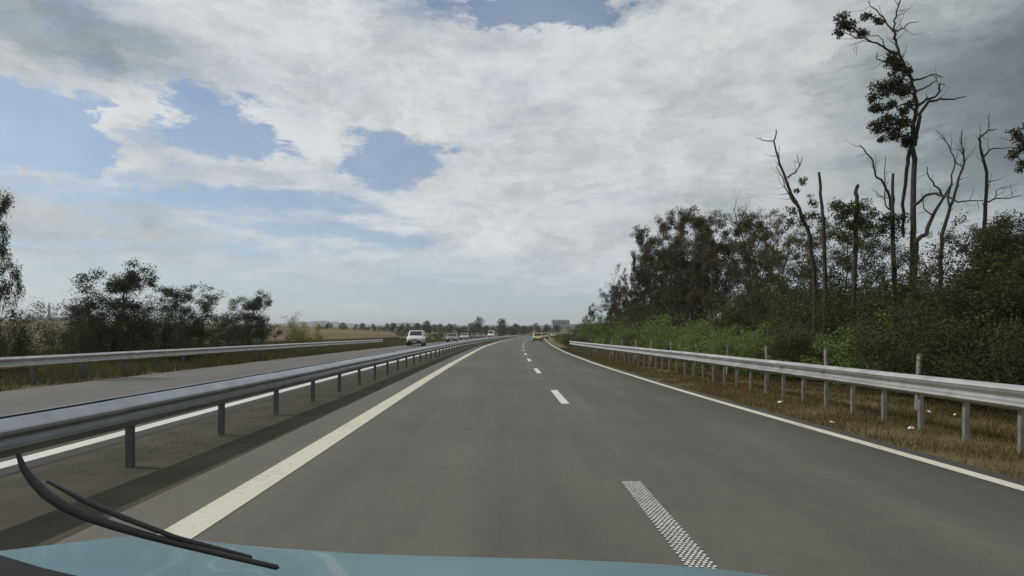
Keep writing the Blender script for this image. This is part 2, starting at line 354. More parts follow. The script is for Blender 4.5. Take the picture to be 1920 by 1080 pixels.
# ------------------------------------------------------------------ guardrails
WP = [(0.0, 0.31), (0.012, 0.312), (0.030, 0.302), (0.088, 0.262), (0.092, 0.248), (0.085, 0.235), (0.005, 0.205), (-0.004, 0.190), (-0.004, 0.120),
      (0.005, 0.105), (0.085, 0.075), (0.092, 0.060), (0.085, 0.044), (0.030, 0.008), (0.012, -0.002), (0.0, 0.0)]
WP_FLAT = [(0.0, 0.31), (0.012, 0.313), (0.030, 0.300), (0.094, 0.226), (0.098, 0.205), (0.092, 0.185), (0.078, 0.160), (0.076, 0.150), (0.078, 0.140),
      (0.090, 0.105), (0.094, 0.080), (0.088, 0.060), (0.040, 0.008), (0.014, -0.003), (0.0, 0.0)]
def beam_mesh(f, side, d0, d1, ztop, n=4, off=0.06, WP=WP):
    ds = np.linspace(d0, d1, n + 1); V = []
    th = 0.004
    for d in ds:
        x = float(f(d))
        for (a, z) in WP: V.append((x + side * (off + a), d, ztop - 0.31 + z))
        for (a, z) in reversed(WP): V.append((x + side * (off + a - th), d, ztop - 0.31 + z - (0.002 if z > 0.1 else 0)))
    k = 2 * len(WP); qs = []
    for i in range(n):
        for j in range(k):
            qs.append((i * k + j, i * k + (j + 1) % k, (i + 1) * k + (j + 1) % k, (i + 1) * k + j))
    return mesh_np('beam', V, np.array(qs), smooth=False)
def post_meshes(zt, w, dp, double):
    bm = bmesh.new()                                          # C-section steel post
    bm_box(bm, -w / 2, w / 2, -dp / 2, -dp / 2 + 0.008, -0.25, zt)
    bm_box(bm, -w / 2, -w / 2 + 0.008, -dp / 2 + 0.010, dp / 2, -0.25, zt - .001)
    bm_box(bm, w / 2 - 0.008, w / 2, -dp / 2 + 0.010, dp / 2, -0.25, zt - .002)
    me = bpy.data.meshes.new('post'); bm.to_mesh(me); bm.free()
    return me
def guardrail(label, f, sides, d0, d1, ztop, spacing, phase, steel, post, w, z0=0.0, ends=True):
    root = tag(empty('guardrail', (float(f(max(d0, 0))), max(d0, 0), 0)), label, 'guardrail')
    inv = Matrix.Translation(root.location).inverted()
    def ch(name, me, mat, loc=None):
        o = obj(name, me, mat, root); o.matrix_parent_inverse = inv
        if loc: o.location = loc
        return o
    L = 4.0; n = int((d1 - d0) / L)
    for s in sides:
        for k in range(n): ch('beam', beam_mesh(f, s, d0 + k * L, d0 + (k + 1) * L + 0.12, ztop - (0.003 if k % 2 else 0.0), off=0.06 + (0.0035 if k % 2 else 0), WP=WP_FLAT if len(sides) > 1 else WP), steel)
    pm = post_meshes(ztop - 0.04, w, w * 0.9, len(sides) > 1)
    bmb = bmesh.new()
    for s in sides: bm_box(bmb, 0.037 if s > 0 else -0.051, 0.051 if s > 0 else -0.037, -0.05, 0.05, ztop - 0.26, ztop - 0.05)
    bm_ = bpy.data.meshes.new('spacer'); bmb.to_mesh(bm_); bmb.free(); bm_.materials.append(post)
    d = phase
    while d < d0 + n * L:
        if d >= d0:
            p = ch('post', pm, post, (float(f(d)), d, z0))
            p.rotation_euler = (random.uniform(-.012, .012), random.uniform(-.012, .012), 0)
            if d < 60:
                sp = obj('spacer', bm_, post, p)
        d += spacing
    return root
guardrail('long double-sided steel guardrail on the median beside the left lane', rail_left, (1, -1), -10, 198, 0.765, 2.05, 4.35, M['steel'], M['post'], 0.07)
guardrail('steel W-beam guardrail on close posts along the right verge below the wood', rail_right, (-1,), -6, 50, 0.81, 0.89, 0.2, M['steel_r'], M['post_r'], 0.06)
guardrail('low steel guardrail on the far side of the oncoming carriageway', rail_far, (1,), 4, 66, 0.80, 2.0, 5.0, M['steel_r'], M['post'], 0.09)

# ------------------------------------------------------------------ trees
def tube(pts, rad, sides=6):
    pts = [Vector(p) for p in pts]; n = len(pts); V = []; Q = []; T = []
    for i, p in enumerate(pts):
        t = (pts[min(i + 1, n - 1)] - pts[max(i - 1, 0)]).normalized()
        a = t.orthogonal().normalized() if i == 0 else (a - t * a.dot(t)).normalized()
        b = t.cross(a)
        for k in range(sides):
            an = 2 * math.pi * k / sides
            V.append(p + (a * math.cos(an) + b * math.sin(an)) * rad[i])
    for i in range(n - 1):
        for k in range(sides):
            Q.append((i * sides + k, i * sides + (k + 1) % sides, (i + 1) * sides + (k + 1) % sides, (i + 1) * sides + k))
    V.append(pts[-1] + (pts[-1] - pts[-2]).normalized() * rad[-1]); e = len(V) - 1
    for k in range(sides): T.append(((n - 1) * sides + k, (n - 1) * sides + (k + 1) % sides, e))
    return V, Q, T
class Tubes:
    def __init__(s): s.v = []; s.q = []; s.t = []
    def add(s, pts, rad, sides=6):
        v, q, t = tube(pts, rad, sides); o = len(s.v)
        s.v += [tuple(p) for p in v]; s.q += [tuple(a + o for a in f) for f in q]; s.t += [tuple(a + o for a in f) for f in t]
    def mesh(s, name): return mesh_np(name, s.v, np.array(s.q), np.array(s.t), smooth=True)
def leaves_mesh(name, cents, sig, n_per, size, droop=0.3, rg=None, flat=0.8):
    """cents: (k,3) clump centres; many separate leaf blades spread through each clump"""
    rg = rg or rng
    cents = np.asarray(cents, float); k = len(cents)
    sig = np.broadcast_to(np.asarray(sig, float), (k,)); n_per = np.broadcast_to(np.asarray(n_per), (k,)).astype(int)
    idx = np.repeat(np.arange(k), n_per); N = len(idx)
    off = rg.normal(size=(N, 3)); off /= np.linalg.norm(off, axis=1, keepdims=True); off *= (rg.random((N, 1)) ** 0.45) * 1.45
    off[:, 2] *= flat
    c = cents[idx] + off * sig[idx][:, None]
    ax = rg.normal(size=(N, 3)); ax[:, 2] -= droop; ax /= np.linalg.norm(ax, axis=1, keepdims=True)
    up = rg.normal(size=(N, 3)); up[:, 2] += 0.6
    sd = np.cross(ax, up); sd /= np.linalg.norm(sd, axis=1, keepdims=True) + 1e-9
    ln = size * rg.uniform(0.65, 1.3, (N, 1)); wd = ln * rg.uniform(0.42, 0.62, (N, 1))
    V = np.stack([c - ax * ln * .5, c + sd * wd * .5 - ax * ln * .05, c + ax * ln * .5, c - sd * wd * .5 - ax * ln * .05], 1).reshape(-1, 3)
    return mesh_np(name, V, np.arange(N * 4).reshape(N, 4))
def grow(rg, T, tips, p, d, ln, r, depth, maxd, spread, up, wob=0.18):
    seg = max(3, int(ln / 0.45)); pts = [p]; rad = [r]; q = Vector(p); dd = Vector(d)
    kids = []
    for i in range(seg):
        dd = (dd + Vector(rg.normal(size=3)) * wob + Vector((0, 0, up))).normalized()
        q = q + dd * (ln / seg); pts.append(q.copy()); rad.append(r * (1 - 0.62 * (i + 1) / seg))
        if depth < maxd and i >= seg * 0.25: kids.append((q.copy(), dd.copy(), rad[-1], (i + 1) / seg))
        if depth >= maxd - 1: tips.append(tuple(q))
    T.add(pts, rad, 6 if depth == 0 else 4)
    if depth < maxd:
        nk = 3 + int(rg.random() * 2.4)
        for j in range(nk):
            a, b, rr, t = kids[int(rg.random() * len(kids))]
            n = Vector(rg.normal(size=3)); n = (n - b * n.dot(b)).normalized()
            nd = (b * (1 - spread) + n * spread + Vector((0, 0, 0.15))).normalized()
            grow(rg, T, tips, a, nd, ln * rg.uniform(.42, .68), rr * 0.62, depth + 1, maxd, spread, up, wob * 1.15)
    else: tips.append(tuple(q))
def tree_variant(seed, height, trunk_r, crown0, limb, spread, up, maxd, n_limb, leaf_n, leaf_s, sig, mat, tipfrac=1.0, bark='bark', lean=0.0, top_in=0.6):
    rg = np.random.default_rng(seed); T = Tubes(); tips = []
    n = 9; pts = []; rad = []; q = Vector((0, 0, -0.15)); d = Vector((lean, 0, 1)).normalized()
    for i in range(n):
        pts.append(q.copy()); rad.append(trunk_r * (1.25 if i == 0 else 1 - 0.86 * i / (n - 1)))
        d = (d + Vector((rg.normal() * .07, rg.normal() * .07, .12))).normalized(); q = q + d * (height / (n - 1) * .97)
    T.add(pts, rad, 8)
    for j in range(n_limb):
        t = crown0 + (1 - crown0) * ((j + rg.random()) / n_limb); t = min(t, .98)
        fi = t * (n - 1); i0 = int(fi); p = pts[i0].lerp(pts[min(i0 + 1, n - 1)], fi - i0)
        an = j * 2.4 + rg.random() * 1.2
        nd = Vector((math.cos(an), math.sin(an), 0.25 + 0.7 * t)).normalized()
        ln = limb * (1.15 - top_in * (t - crown0) / (1.001 - crown0)) * rg.uniform(.55, 1.3)
        grow(rg, T, tips, p, nd, ln, max(.012, trunk_r * .42 * (1.1 - t * .7)), 1, maxd, spread, up)
    tips.append(tuple(pts[-1]))
    tips = np.array(tips)
    keep = rg.random(len(tips)) < tipfrac; tk = tips[keep]
    sg = sig * rg.uniform(.6, 1.4, len(tk))
    npc = np.maximum(3, (leaf_n / max(1, len(tk)) * rg.uniform(.3, 1.7, len(tk)))).astype(int)
    tm = T.mesh('trunk'); cm = leaves_mesh('crown', tk, sg, npc, leaf_s, rg=rg) if leaf_n else None
    return tm, cm, float(np.percentile(np.array(T.v if leaf_n < 1000 else tips)[:, 2], 99.7)) + (.5 * sig if leaf_n else 0), M[mat], M[bark]
def bush_variant(seed, h, w, leaf_n, leaf_s, mat, loose=0.35):
    rg = np.random.default_rng(seed); T = Tubes(); tips = []
    for j in range(11):
        an = rg.random() * 6.28; r = rg.random() ** .5 * w * .28
        d = Vector((math.cos(an) * rg.uniform(.15, 1.0) * w / h, math.sin(an) * rg.uniform(.15, 1.0) * w / h, 1.0)).normalized()
        grow(rg, T, tips, Vector((math.cos(an) * r, math.sin(an) * r, -.08)), d, h * rg.uniform(.5, 1.0), .022, 1, 2, .5, .04)
    tips = np.array(tips); tips[:, 2] = np.clip(tips[:, 2], .15, None)
    low = np.stack([rg.normal(0, w * .26, 40), rg.normal(0, w * .26, 40), rg.uniform(.1, h * .55, 40)], -1)
    tips = np.concatenate([tips, low])
    npc = np.maximum(3, (leaf_n / len(tips) * rg.uniform(.3, 1.7, len(tips)))).astype(int)
    return T.mesh('stem'), leaves_mesh('foliage', tips, loose * rg.uniform(.5, 1.3, len(tips)), npc, leaf_s, rg=rg), float(np.percentile(tips[:, 2], 99)) + .5 * loose, M[mat], M['bark']
VAR = {}
def place(kind, names, x, y, height, label, cat, group=None, rz=None, mat=None, sxy=1.0):
    tm, cm, h, lm, bk = VAR[kind]
    root = tag(empty(names[0], (x, y, float(z_ground(x, y))), random.uniform(0, 6.28) if rz is None else rz), label, cat, group)
    s = height / h; root.scale = (s * sxy, s * sxy, s)
    obj(names[1], tm, bk, root)
    if cm:
        o = obj(names[2], cm, lm, root)
        if mat:
            o.material_slots[0].link = 'OBJECT'; o.material_slots[0].material = mat
    return root
TREE = ('tree', 'trunk', 'crown'); BUSH = ('bush', 'stem', 'foliage')
#                     seed  h   tr   c0  limb spread up maxd nl leafn leafs sig
VAR['column_a'] = tree_variant(11, 11, .15, .15, 2.3, .50, .16, 3, 17, 17000, .125, .27, 'leaf_dark', .34, top_in=.45)
VAR['column_b'] = tree_variant(12, 11, .14, .18, 2.1, .45, .22, 3, 16, 14000, .115, .24, 'leaf_olive', .30, top_in=.35)
VAR['column_c'] = tree_variant(13, 11, .13, .22, 2.0, .50, .20, 3, 14, 8000, .115, .22, 'leaf_olive', .20, top_in=.35)
VAR['broad_a'] = tree_variant(14, 7, .16, .12, 2.6, .60, .08, 3, 16, 22000, .095, .28, 'leaf_mid', .40)
VAR['broad_b'] = tree_variant(15, 7, .16, .12, 2.4, .62, .06, 3, 16, 26000, .090, .30, 'leaf_dark', .45)
VAR['left_a'] = tree_variant(41, 5, .12, .04, 2.3, .58, .10, 3, 20, 24000, .100, .25, 'leaf_mid', .36, top_in=.75)
VAR['left_b'] = tree_variant(42, 5, .12, .04, 2.5, .60, .08, 3, 19, 23000, .100, .25, 'leaf_mid', .34, top_in=.7)
VAR['airy'] = tree_variant(16, 7, .10, .28, 2.2, .60, .08, 3, 11, 9000, .095, .24, 'leaf_mid', .30)
VAR['bare_a'] = tree_variant(17, 9, .10, .40, 1.8, .55, .16, 3, 9, 0, .1, .3, 'leaf_mid', 1, 'bark_dead')
VAR['bare_b'] = tree_variant(18, 9, .09, .50, 1.5, .50, .20, 3, 8, 160, .14, .2, 'leaf_olive', .15, 'bark_dead')
VAR['bush_a'] = bush_variant(21, 2.2, 2.6, 7500, .10, 'leaf_green')
VAR['bush_b'] = bush_variant(22, 2.2, 2.8, 7000, .10, 'leaf_green', .3)
VAR['bush_c'] = bush_variant(23, 2.4, 2.6, 13000, .075, 'leaf_mid')
VAR['bush_d'] = bush_variant(24, 2.6, 3.0, 16000, .075, 'leaf_dark', .4)
VAR['far_a'] = tree_variant(31, 8, .2, .02, 3.2, .62, .03, 2, 18, 3200, .40, .80, 'leaf_far')
VAR['far_b'] = tree_variant(32, 8, .2, .03, 2.8, .62, .03, 2, 16, 2800, .40, .75, 'leaf_far')

ORD = ['first', 'second', 'third', 'fourth', 'fifth', 'sixth', 'seventh', 'eighth', 'ninth', 'tenth', 'eleventh', 'twelfth', 'thirteenth', 'fourteenth',
       'fifteenth', 'sixteenth', 'seventeenth', 'eighteenth', 'nineteenth', 'twentieth', 'twenty-first', 'twenty-second', 'twenty-third', 'twenty-fourth', 'twenty-fifth', 'twenty-sixth', 'twenty-seventh', 'twenty-eighth']
# front row of the wood, from its far end towards the camera: (pixel column, top row, lateral metres, kind)
front = [(1108, 568, 13.0, 'broad_a'), (1146, 503, 13.5, 'bare_b'), (1162, 497, 13.5, 'column_c'), (1190, 470, 13.5, 'column_b'), (1212, 432, 13.0, 'column_a'),
         (1252, 394, 13.5, 'column_b'), (1300, 376, 13.2, 'column_a'), (1338, 398, 14.0, 'column_b'), (1372, 402, 13.4, 'column_c'), (1405, 352, 14.2, 'bare_a'),
         (1412, 392, 13.2, 'column_b'), (1440, 412, 13.6, 'column_c'), (1476, 462, 13.0, 'airy'), (1508, 405, 12.8, 'airy'), (1545, 450, 13.0, 'airy'), (1584, 375, 12.6, 'airy'),
         (1625, 432, 12.6, 'airy'), (1672, 418, 12.4, 'airy'), (1742, 480, 13.0, 'airy'), (1796, 492, 13.0, 'airy'), (1852, 405, 11.6, 'broad_b'), (1912, 398, 11.2, 'broad_b'), (1990, 370, 11.0, 'broad_b')]
look = {'broad_a': 'low bushy tree', 'broad_b': 'dark dense tree', 'column_a': 'tall dark leafy tree', 'column_b': 'tall narrow olive tree', 'column_c': 'tall thin-leaved tree', 'bare_a': 'leafless twiggy tree', 'bare_b': 'thin almost leafless tree', 'airy': 'small open-crowned green tree'}
for k, (px, ty, lat, kind) in enumerate(front):
    d = lat * F / (px - 960); h = H + (YH - ty) * d / F - float(z_ground(lat, d))
    place(kind, TREE, lat, d, h, '%s in front row of right-hand wood, %s from its far end' % (look[kind], ORD[k]), 'tree', 'front trees of the wood on the right', sxy=(.62 if px < 1230 else 1.0) * {'column_a': 1.1, 'column_b': 1.05, 'column_c': 1.0, 'broad_b': 1.15}.get(kind, 1.0))
for k, (px, ty, lat, kind) in enumerate(sorted([(1242, 420, 15.0, 'column_a'), (1276, 400, 15.2, 'column_b'), (1322, 392, 15.4, 'column_b'), (1352, 405, 15.0, 'column_a'), (1390, 400, 15.3, 'column_c'), (1425, 412, 15.2, 'column_b'), (1458, 440, 15.0, 'column_c'), (1180, 485, 15.0, 'column_c'), (1210, 450, 15.4, 'column_b')])):
    d = lat * F / (px - 960); h = H + (YH - ty) * d / F - float(z_ground(lat, d))
    place(kind, TREE, lat, d, h, '%s in second row of right-hand wood, %s from its far end' % (look[kind], ORD[k]), 'tree', 'second row of the wood on the right', sxy=.65 if px < 1230 else 1.0)
# deeper trees of the wood
rg = np.random.default_rng(5)
for k in range(64):
    d = rg.uniform(14, 100); lat = 16 + rg.random() ** 1.4 * 26
    px = 960 + lat / d * F
    if px > 2250 or px < 1130: continue
    kind = ['column_a', 'column_b', 'broad_b', 'broad_a', 'column_c'][int(rg.random() * 5)]
    env = np.interp(px, [1130, 1200, 1250, 1320, 1440, 1480, 1800, 1850, 1950, 2250], [540, 455, 420, 400, 430, 545, 545, 420, 410, 390])
    h = min(rg.uniform(7, 12), H + (YH - env) * d / F) * rg.uniform(.82, 1.0)
    place(kind, TREE, lat, d, max(3.5, h), 'leafy tree deeper inside the dense dark wood on the right', 'tree', 'deeper trees of the wood on the right')
# dark undergrowth of the wood
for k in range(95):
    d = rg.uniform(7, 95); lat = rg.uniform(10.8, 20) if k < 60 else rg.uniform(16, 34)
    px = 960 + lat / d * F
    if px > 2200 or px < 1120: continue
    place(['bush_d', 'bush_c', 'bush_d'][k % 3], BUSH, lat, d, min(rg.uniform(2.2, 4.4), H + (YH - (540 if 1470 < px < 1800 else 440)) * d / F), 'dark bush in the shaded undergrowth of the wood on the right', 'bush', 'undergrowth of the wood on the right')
# bright bushes behind the rail: (pixel column, top row, lateral, kind)
bushes = [(1102, 600, 10.5, 'bush_c'), (1122, 592, 10.2, 'bush_a'), (1142, 598, 9.8, 'bush_c'), (1160, 590, 10.0, 'bush_a'), (1182, 598, 9.4, 'bush_b'), (1205, 604, 9.0, 'bush_c'), (1240, 588, 9.2, 'bush_a'), (1270, 592, 9.0, 'bush_b'), (1298, 580, 9.4, 'bush_a'),
          (1322, 606, 8.6, 'bush_b'), (1352, 600, 8.6, 'bush_a'), (1385, 612, 8.4, 'bush_b'), (1415, 606, 8.8, 'bush_a'), (1448, 610, 8.7, 'bush_b'), (1490, 614, 9.0, 'bush_a'), (1535, 598, 9.6, 'bush_c'), (1575, 585, 10, 'bush_c'), (1625, 592, 9.8, 'bush_b'),
          (1668, 602, 9.6, 'bush_a'), (1715, 590, 9.8, 'bush_c'), (1775, 585, 9.8, 'bush_d'), (1840, 570, 9.8, 'bush_d'), (1910, 560, 9.6, 'bush_d'), (1990, 560, 9.4, 'bush_d')]
for k, (px, ty, lat, kind) in enumerate(bushes):
    d = lat * F / (px - 960); h = H + (YH - ty) * d / F - float(z_ground(lat, d))
    place(kind, BUSH, lat, d, max(.8, h * .93), '%s bush behind the right guardrail, %s from its far end' % ({'bush_a': 'bright green', 'bush_b': 'light green', 'bush_c': 'mid green', 'bush_d': 'dark'}[kind], ORD[k]), 'bush', 'bushes behind the right guardrail', sxy=1.25 if px < 1700 else 1.1)

# traced bare trees and the tall half-dead tree; crop coordinates of the upper right corner of the photograph
def zc(zx, zy, d): return at(1400 + .4259 * zx, .4259 * zy, d)
def traced(label, d, stems, clumps=(), base=None, leafmat='leaf_dark', dense=1.0, seed=1, leaf_s=.09):
    rg = np.random.default_rng(seed); T = Tubes()
    bx = zc(base[0], 1500, d) if base else None
    gx = zc(stems[0][0][0][0], stems[0][0][0][1], d)
    rootp = Vector((gx.x, d, float(z_ground(gx.x, d)))); off = {}
    root = tag(empty('tree', rootp), label, 'tree', 'bare and half-dead trees above the wood')
    for si, (pts, r0, r1) in enumerate(stems):
        P3 = []; dep = 0.0; slope = rg.normal() * .35
        st = None
        if si > 0:                                            # start where this limb meets an earlier one
            best = min(((abs(a[0] - pts[0][0]) + abs(a[1] - pts[0][1])), off[a]) for a in off); dep = best[1]
        ln = 0
        for i, p in enumerate(pts):
            if i: ln += math.hypot(p[0] - pts[i - 1][0], p[1] - pts[i - 1][1]) * .4259 * d / F
            dd = dep + (0 if si == 0 else slope * ln); off[p] = dd
            v = zc(p[0], p[1], d + dd); P3.append(v - rootp)
        if si == 0: P3.insert(0, Vector((P3[0].x * .6, 0, -.1)))
        # smooth the polyline
        Q = []
        for i in range(len(P3) - 1):
            a, b = P3[i], P3[i + 1]
            for t in (0, .33, .67): Q.append(a.lerp(b, t) + Vector(rg.normal(size=3)) * .015)
        Q.append(P3[-1])
        R = [r0 + (r1 - r0) * (i / (len(Q) - 1)) for i in range(len(Q))]
        T.add(Q, R, 7)
        if r1 < .03:                                          # fine twigs
            for k in range(max(2, int(ln * 2.2))):
                i = int(rg.uniform(.35, 1) * (len(Q) - 2)); a = Q[i]; dr = (Q[i + 1] - Q[i]).normalized()
                nd = (dr + Vector(rg.normal(size=3)) * .75).normalized(); l = rg.uniform(.25, .75)
                m = a + nd * l * .5 + Vector(rg.normal(size=3)) * .05; e = m + (nd + Vector((0, 0, .35))).normalized() * l * .5
                T.add([a, m, e], [max(.006, R[i] * .45), .007, .004], 4)
    obj('trunk', T.mesh('trunk'), M['bark_dead'], root)
    if clumps:
        cs = []; sg = []; npc = []
        for x, y, r in clumps:
            rr = r * .4259 * d / F
            for k in range(7):
                c = zc(x + rg.normal() * r * .45, y + rg.normal() * r * .40, d + rg.normal() * rr * .5 - .1) - rootp
                cs.append(tuple(c)); sg.append(rr * .52); npc.append(max(8, int(190 * dense * (rr / .35) ** 2 / 2.2)))
        obj('crown', leaves_mesh('crown', cs, sg, npc, leaf_s, rg=rg), M[leafmat], root)
    return root
traced('tallest tree of the wood, half dead, with leaf clumps only along its left side', 20.5, [
    ([(730, 1250), (732, 1080), (736, 860), (738, 700), (728, 620), (735, 540), (748, 490), (742, 420), (728, 350), (700, 300), (672, 240), (655, 180), (648, 140), (650, 90), (668, 30), (672, -10)], .105, .016),
    ([(738, 640), (752, 560), (765, 500), (800, 450), (850, 435), (910, 437), (965, 425)], .075, .014),
    ([(752, 470), (790, 435), (830, 430), (848, 400), (845, 370), (875, 375)], .05, .012),
    ([(735, 355), (780, 345), (818, 325), (865, 340)], .04, .012), ([(745, 405), (790, 385), (835, 355), (842, 335)], .035, .010),
    ([(648, 140), (690, 125), (705, 105), (755, 95)], .03, .010), ([(648, 140), (610, 95), (580, 50), (545, 28), (535, 5)], .03, .010),
    ([(672, 240), (610, 215), (570, 190), (520, 172), (470, 165), (430, 140)], .04, .012), ([(610, 215), (600, 180), (580, 160), (540, 155)], .02, .008), ([(520, 172), (490, 190), (450, 200)], .015, .007),
    ([(700, 300), (640, 275), (600, 268), (575, 260), (572, 230)], .03, .010), ([(728, 620), (712, 700), (700, 760), (690, 900), (690, 1040)], .07, .05),
    ([(742, 420), (700, 400), (640, 390), (570, 400)], .035, .012), ([(748, 490), (690, 460), (620, 470), (560, 490)], .03, .010), ([(735, 560), (690, 540), (620, 560), (570, 600)], .03, .010)],
    [(425, 95, 34), (402, 140, 22), (455, 115, 28), (510, 142, 22), (520, 72, 22), (575, 85, 24), (640, 270, 34), (672, 296, 36), (715, 312, 22), (650, 370, 40), (592, 390, 40), (558, 430, 26), (690, 400, 36), (570, 482, 30), (640, 462, 28), (690, 490, 26), (722, 460, 20),
     (570, 560, 34), (622, 545, 40), (680, 540, 36), (588, 612, 16), (650, 588, 34), (700, 600, 32), (705, 640, 22), (745, 605, 12)], dense=1.5, seed=3)
traced('dead crooked tree forking into two bare tips, left of the stubs', 21.5, [
    ([(300, 1250), (280, 1040), (230, 920), (195, 850), (165, 770), (135, 690), (120, 620), (130, 570)], .085, .018),
    ([(120, 620), (90, 622), (40, 605)], .022, .008), ([(175, 785), (215, 760), (235, 730), (245, 690)], .03, .010), ([(235, 730), (222, 680)], .018, .008), ([(220, 905), (185, 860), (165, 800), (130, 735)], .03, .012)],
    [(245, 795, 20), (225, 842, 14), (300, 890, 24), (205, 930, 24), (270, 965, 36), (200, 995, 30), (325, 965, 26)], leafmat='leaf_mid', seed=4, dense=.8)
traced('slim broken trunk stub standing right of the crooked forked tree', 21.0, [([(345, 1300), (340, 1020), (335, 940), (327, 850), (318, 760)], .075, .045)], seed=5)
traced('short thick broken stub wrapped in leaves above the open-crowned trees', 20.0, [([(470, 1350), (478, 1080), (488, 900), (482, 850), (490, 815)], .09, .055)],
    [(410, 900, 40), (440, 930, 40), (500, 920, 34), (420, 960, 42), (470, 985, 44), (530, 985, 44), (420, 1030, 40)], leafmat='leaf_mid', seed=6, dense=.9)
traced('dead tree with one bare limb bending up to the left', 21.5, [([(650, 1300), (640, 930), (625, 850), (590, 790), (565, 770), (555, 710), (515, 655), (495, 640)], .065, .014),
    ([(640, 930), (610, 900), (608, 800), (612, 690)], .03, .010), ([(610, 880), (570, 855)], .015, .008)], seed=7)
traced('straight snapped trunk stub just left of the tallest tree', 20.8, [([(652, 1300), (645, 940), (648, 850), (645, 765)], .065, .045)],
    [(560, 940, 26), (600, 960, 30), (650, 965, 34), (690, 970, 30), (590, 1010, 36), (650, 1020, 40)], leafmat='leaf_mid', seed=8, dense=.8)
traced('tall bare tree with two whip-like stems right of the tallest tree', 21.0, [([(850, 1300), (858, 1070), (880, 960), (910, 880), (935, 790), (960, 710), (945, 640), (948, 575)], .085, .014),
    ([(890, 900), (900, 800), (918, 715), (890, 640), (835, 575)], .035, .010), ([(918, 715), (945, 735), (960, 710)], .018, .012)], seed=9)
traced('thick dead limb arching right from the base of the tallest tree', 19.8, [([(738, 1200), (745, 1060), (790, 1030), (820, 950), (860, 880), (905, 810)], .10, .035),
    ([(740, 905), (790, 860), (830, 852), (890, 870), (930, 890), (1000, 880), (1050, 885)], .05, .012), ([(860, 860), (850, 840), (820, 800), (795, 770), (795, 735)], .035, .012), ([(820, 950), (780, 920), (770, 850)], .025, .01)], seed=10)
traced('dead tree with a hooked top and long side limbs near the right edge', 20.0, [([(1040, 1300), (1045, 980), (1055, 890), (1055, 760), (1035, 660), (1025, 610), (1060, 575), (1100, 568)], .08, .014),
    ([(1045, 690), (1070, 660), (1110, 650), (1180, 650)], .03, .010), ([(1055, 890), (1100, 875), (1150, 872), (1210, 860)], .03, .010), ([(1090, 875), (1100, 840), (1135, 820)], .018, .008)], seed=11)
traced('leafy tree cut by the right edge, its leaf clumps hanging beside the hooked dead tree', 18.5, [([(1330, 1400), (1320, 1000), (1290, 800), (1260, 690), (1230, 600), (1215, 540)], .10, .02), ([(1290, 780), (1230, 720), (1190, 690)], .04, .012), ([(1260, 690), (1210, 620), (1180, 590)], .035, .01)],
    [(1190, 598, 28), (1168, 682, 22), (1210, 725, 24), (1205, 655, 18), (1250, 620, 34), (1260, 720, 34), (1165, 575, 14)], seed=12, dense=1.2)

M['leaf_left'] = mat_leaf('leaf_left', [(0.025, 0.034, 0.014), (0.045, 0.056, 0.022), (0.075, 0.082, 0.034)], 0.22)
# left side trees: (column, top row, lateral, kind, width, label)
for px, ty, lat, kind, w, lab in (
        (-22, 345, -17.5, 'left_b', .36, 'tall leafy tree cut by the left edge of the view'),
        (212, 490, -19.0, 'left_a', 1.2, 'largest whole tree left of the oncoming road, with a pointed crown'),
        (155, 568, -19.5, 'left_b', 1.0, 'small tree leaning against the left side of the pointed-crown tree'),
        (338, 530, -18.5, 'left_b', 1.35, 'round spreading tree between the pointed tree and the small dark tree on the left'),
        (463, 545, -18.5, 'left_a', 1.15, 'small round dark tree left of the oncoming road, nearest to the yellowish shrub')):
    d = lat * F / (px - 960); h = H + (YH - ty) * d / F - float(z_ground(lat, d))
    t_ = place(kind, TREE, lat, d, h, lab, 'tree', sxy=w, mat=M['leaf_left'])
    if px == 212: t_.rotation_euler.z += math.pi
M['leaf_yellow'] = mat_leaf('leaf_yellow', [(0.10, 0.11, 0.03), (0.17, 0.17, 0.05), (0.24, 0.22, 0.08)])
d = -19 * F / (566 - 960)
place('bush_b', BUSH, -19, d, 3.0, 'yellowish sparse shrub beyond the end of the far guardrail', 'bush', mat=M['leaf_yellow'])
rg = np.random.default_rng(9)
left_scrub = sorted([(rg.uniform(16, 120), rg.uniform(-24, -15.8)) for k in range(22)])
for k, (d, lat) in enumerate(left_scrub):
    lat += float(left_line(d)) + 2.4
    px = 960 + lat / d * F
    if px < -150: continue
    hh = rg.uniform(.7, 1.3) if d < 45 else rg.uniform(.5, .9)
    place(['bush_d', 'bush_c', 'bush_b'][int(rg.random() * 3)], BUSH, lat, d, hh, 'low scrubby bush in the rough grass beyond the oncoming road', 'bush', 'scrub beyond the oncoming road', mat=[M['leaf_mid'], M['leaf_olive'], M['leaf_dark']][k % 3], sxy=1.3)
# dark bushes under the left trees
for k, (px, ty, lat) in enumerate(((-30, 590, -16.5), (20, 570, -17), (160, 592, -18.8), (212, 548, -18.6), (240, 576, -18.4), (306, 592, -18), (335, 566, -18.2), (376, 584, -18.2), (445, 588, -18.2), (482, 582, -18.2))):
    d = lat * F / (px - 960); h = H + (YH - ty) * d / F - float(z_ground(lat, d))
    place('bush_d', BUSH, lat, d, h, 'dark bush at the foot of the trees beyond the oncoming road, %s from the left' % ORD[k], 'bush', 'bushes under the left trees', mat=M['leaf_left'], sxy=.58)
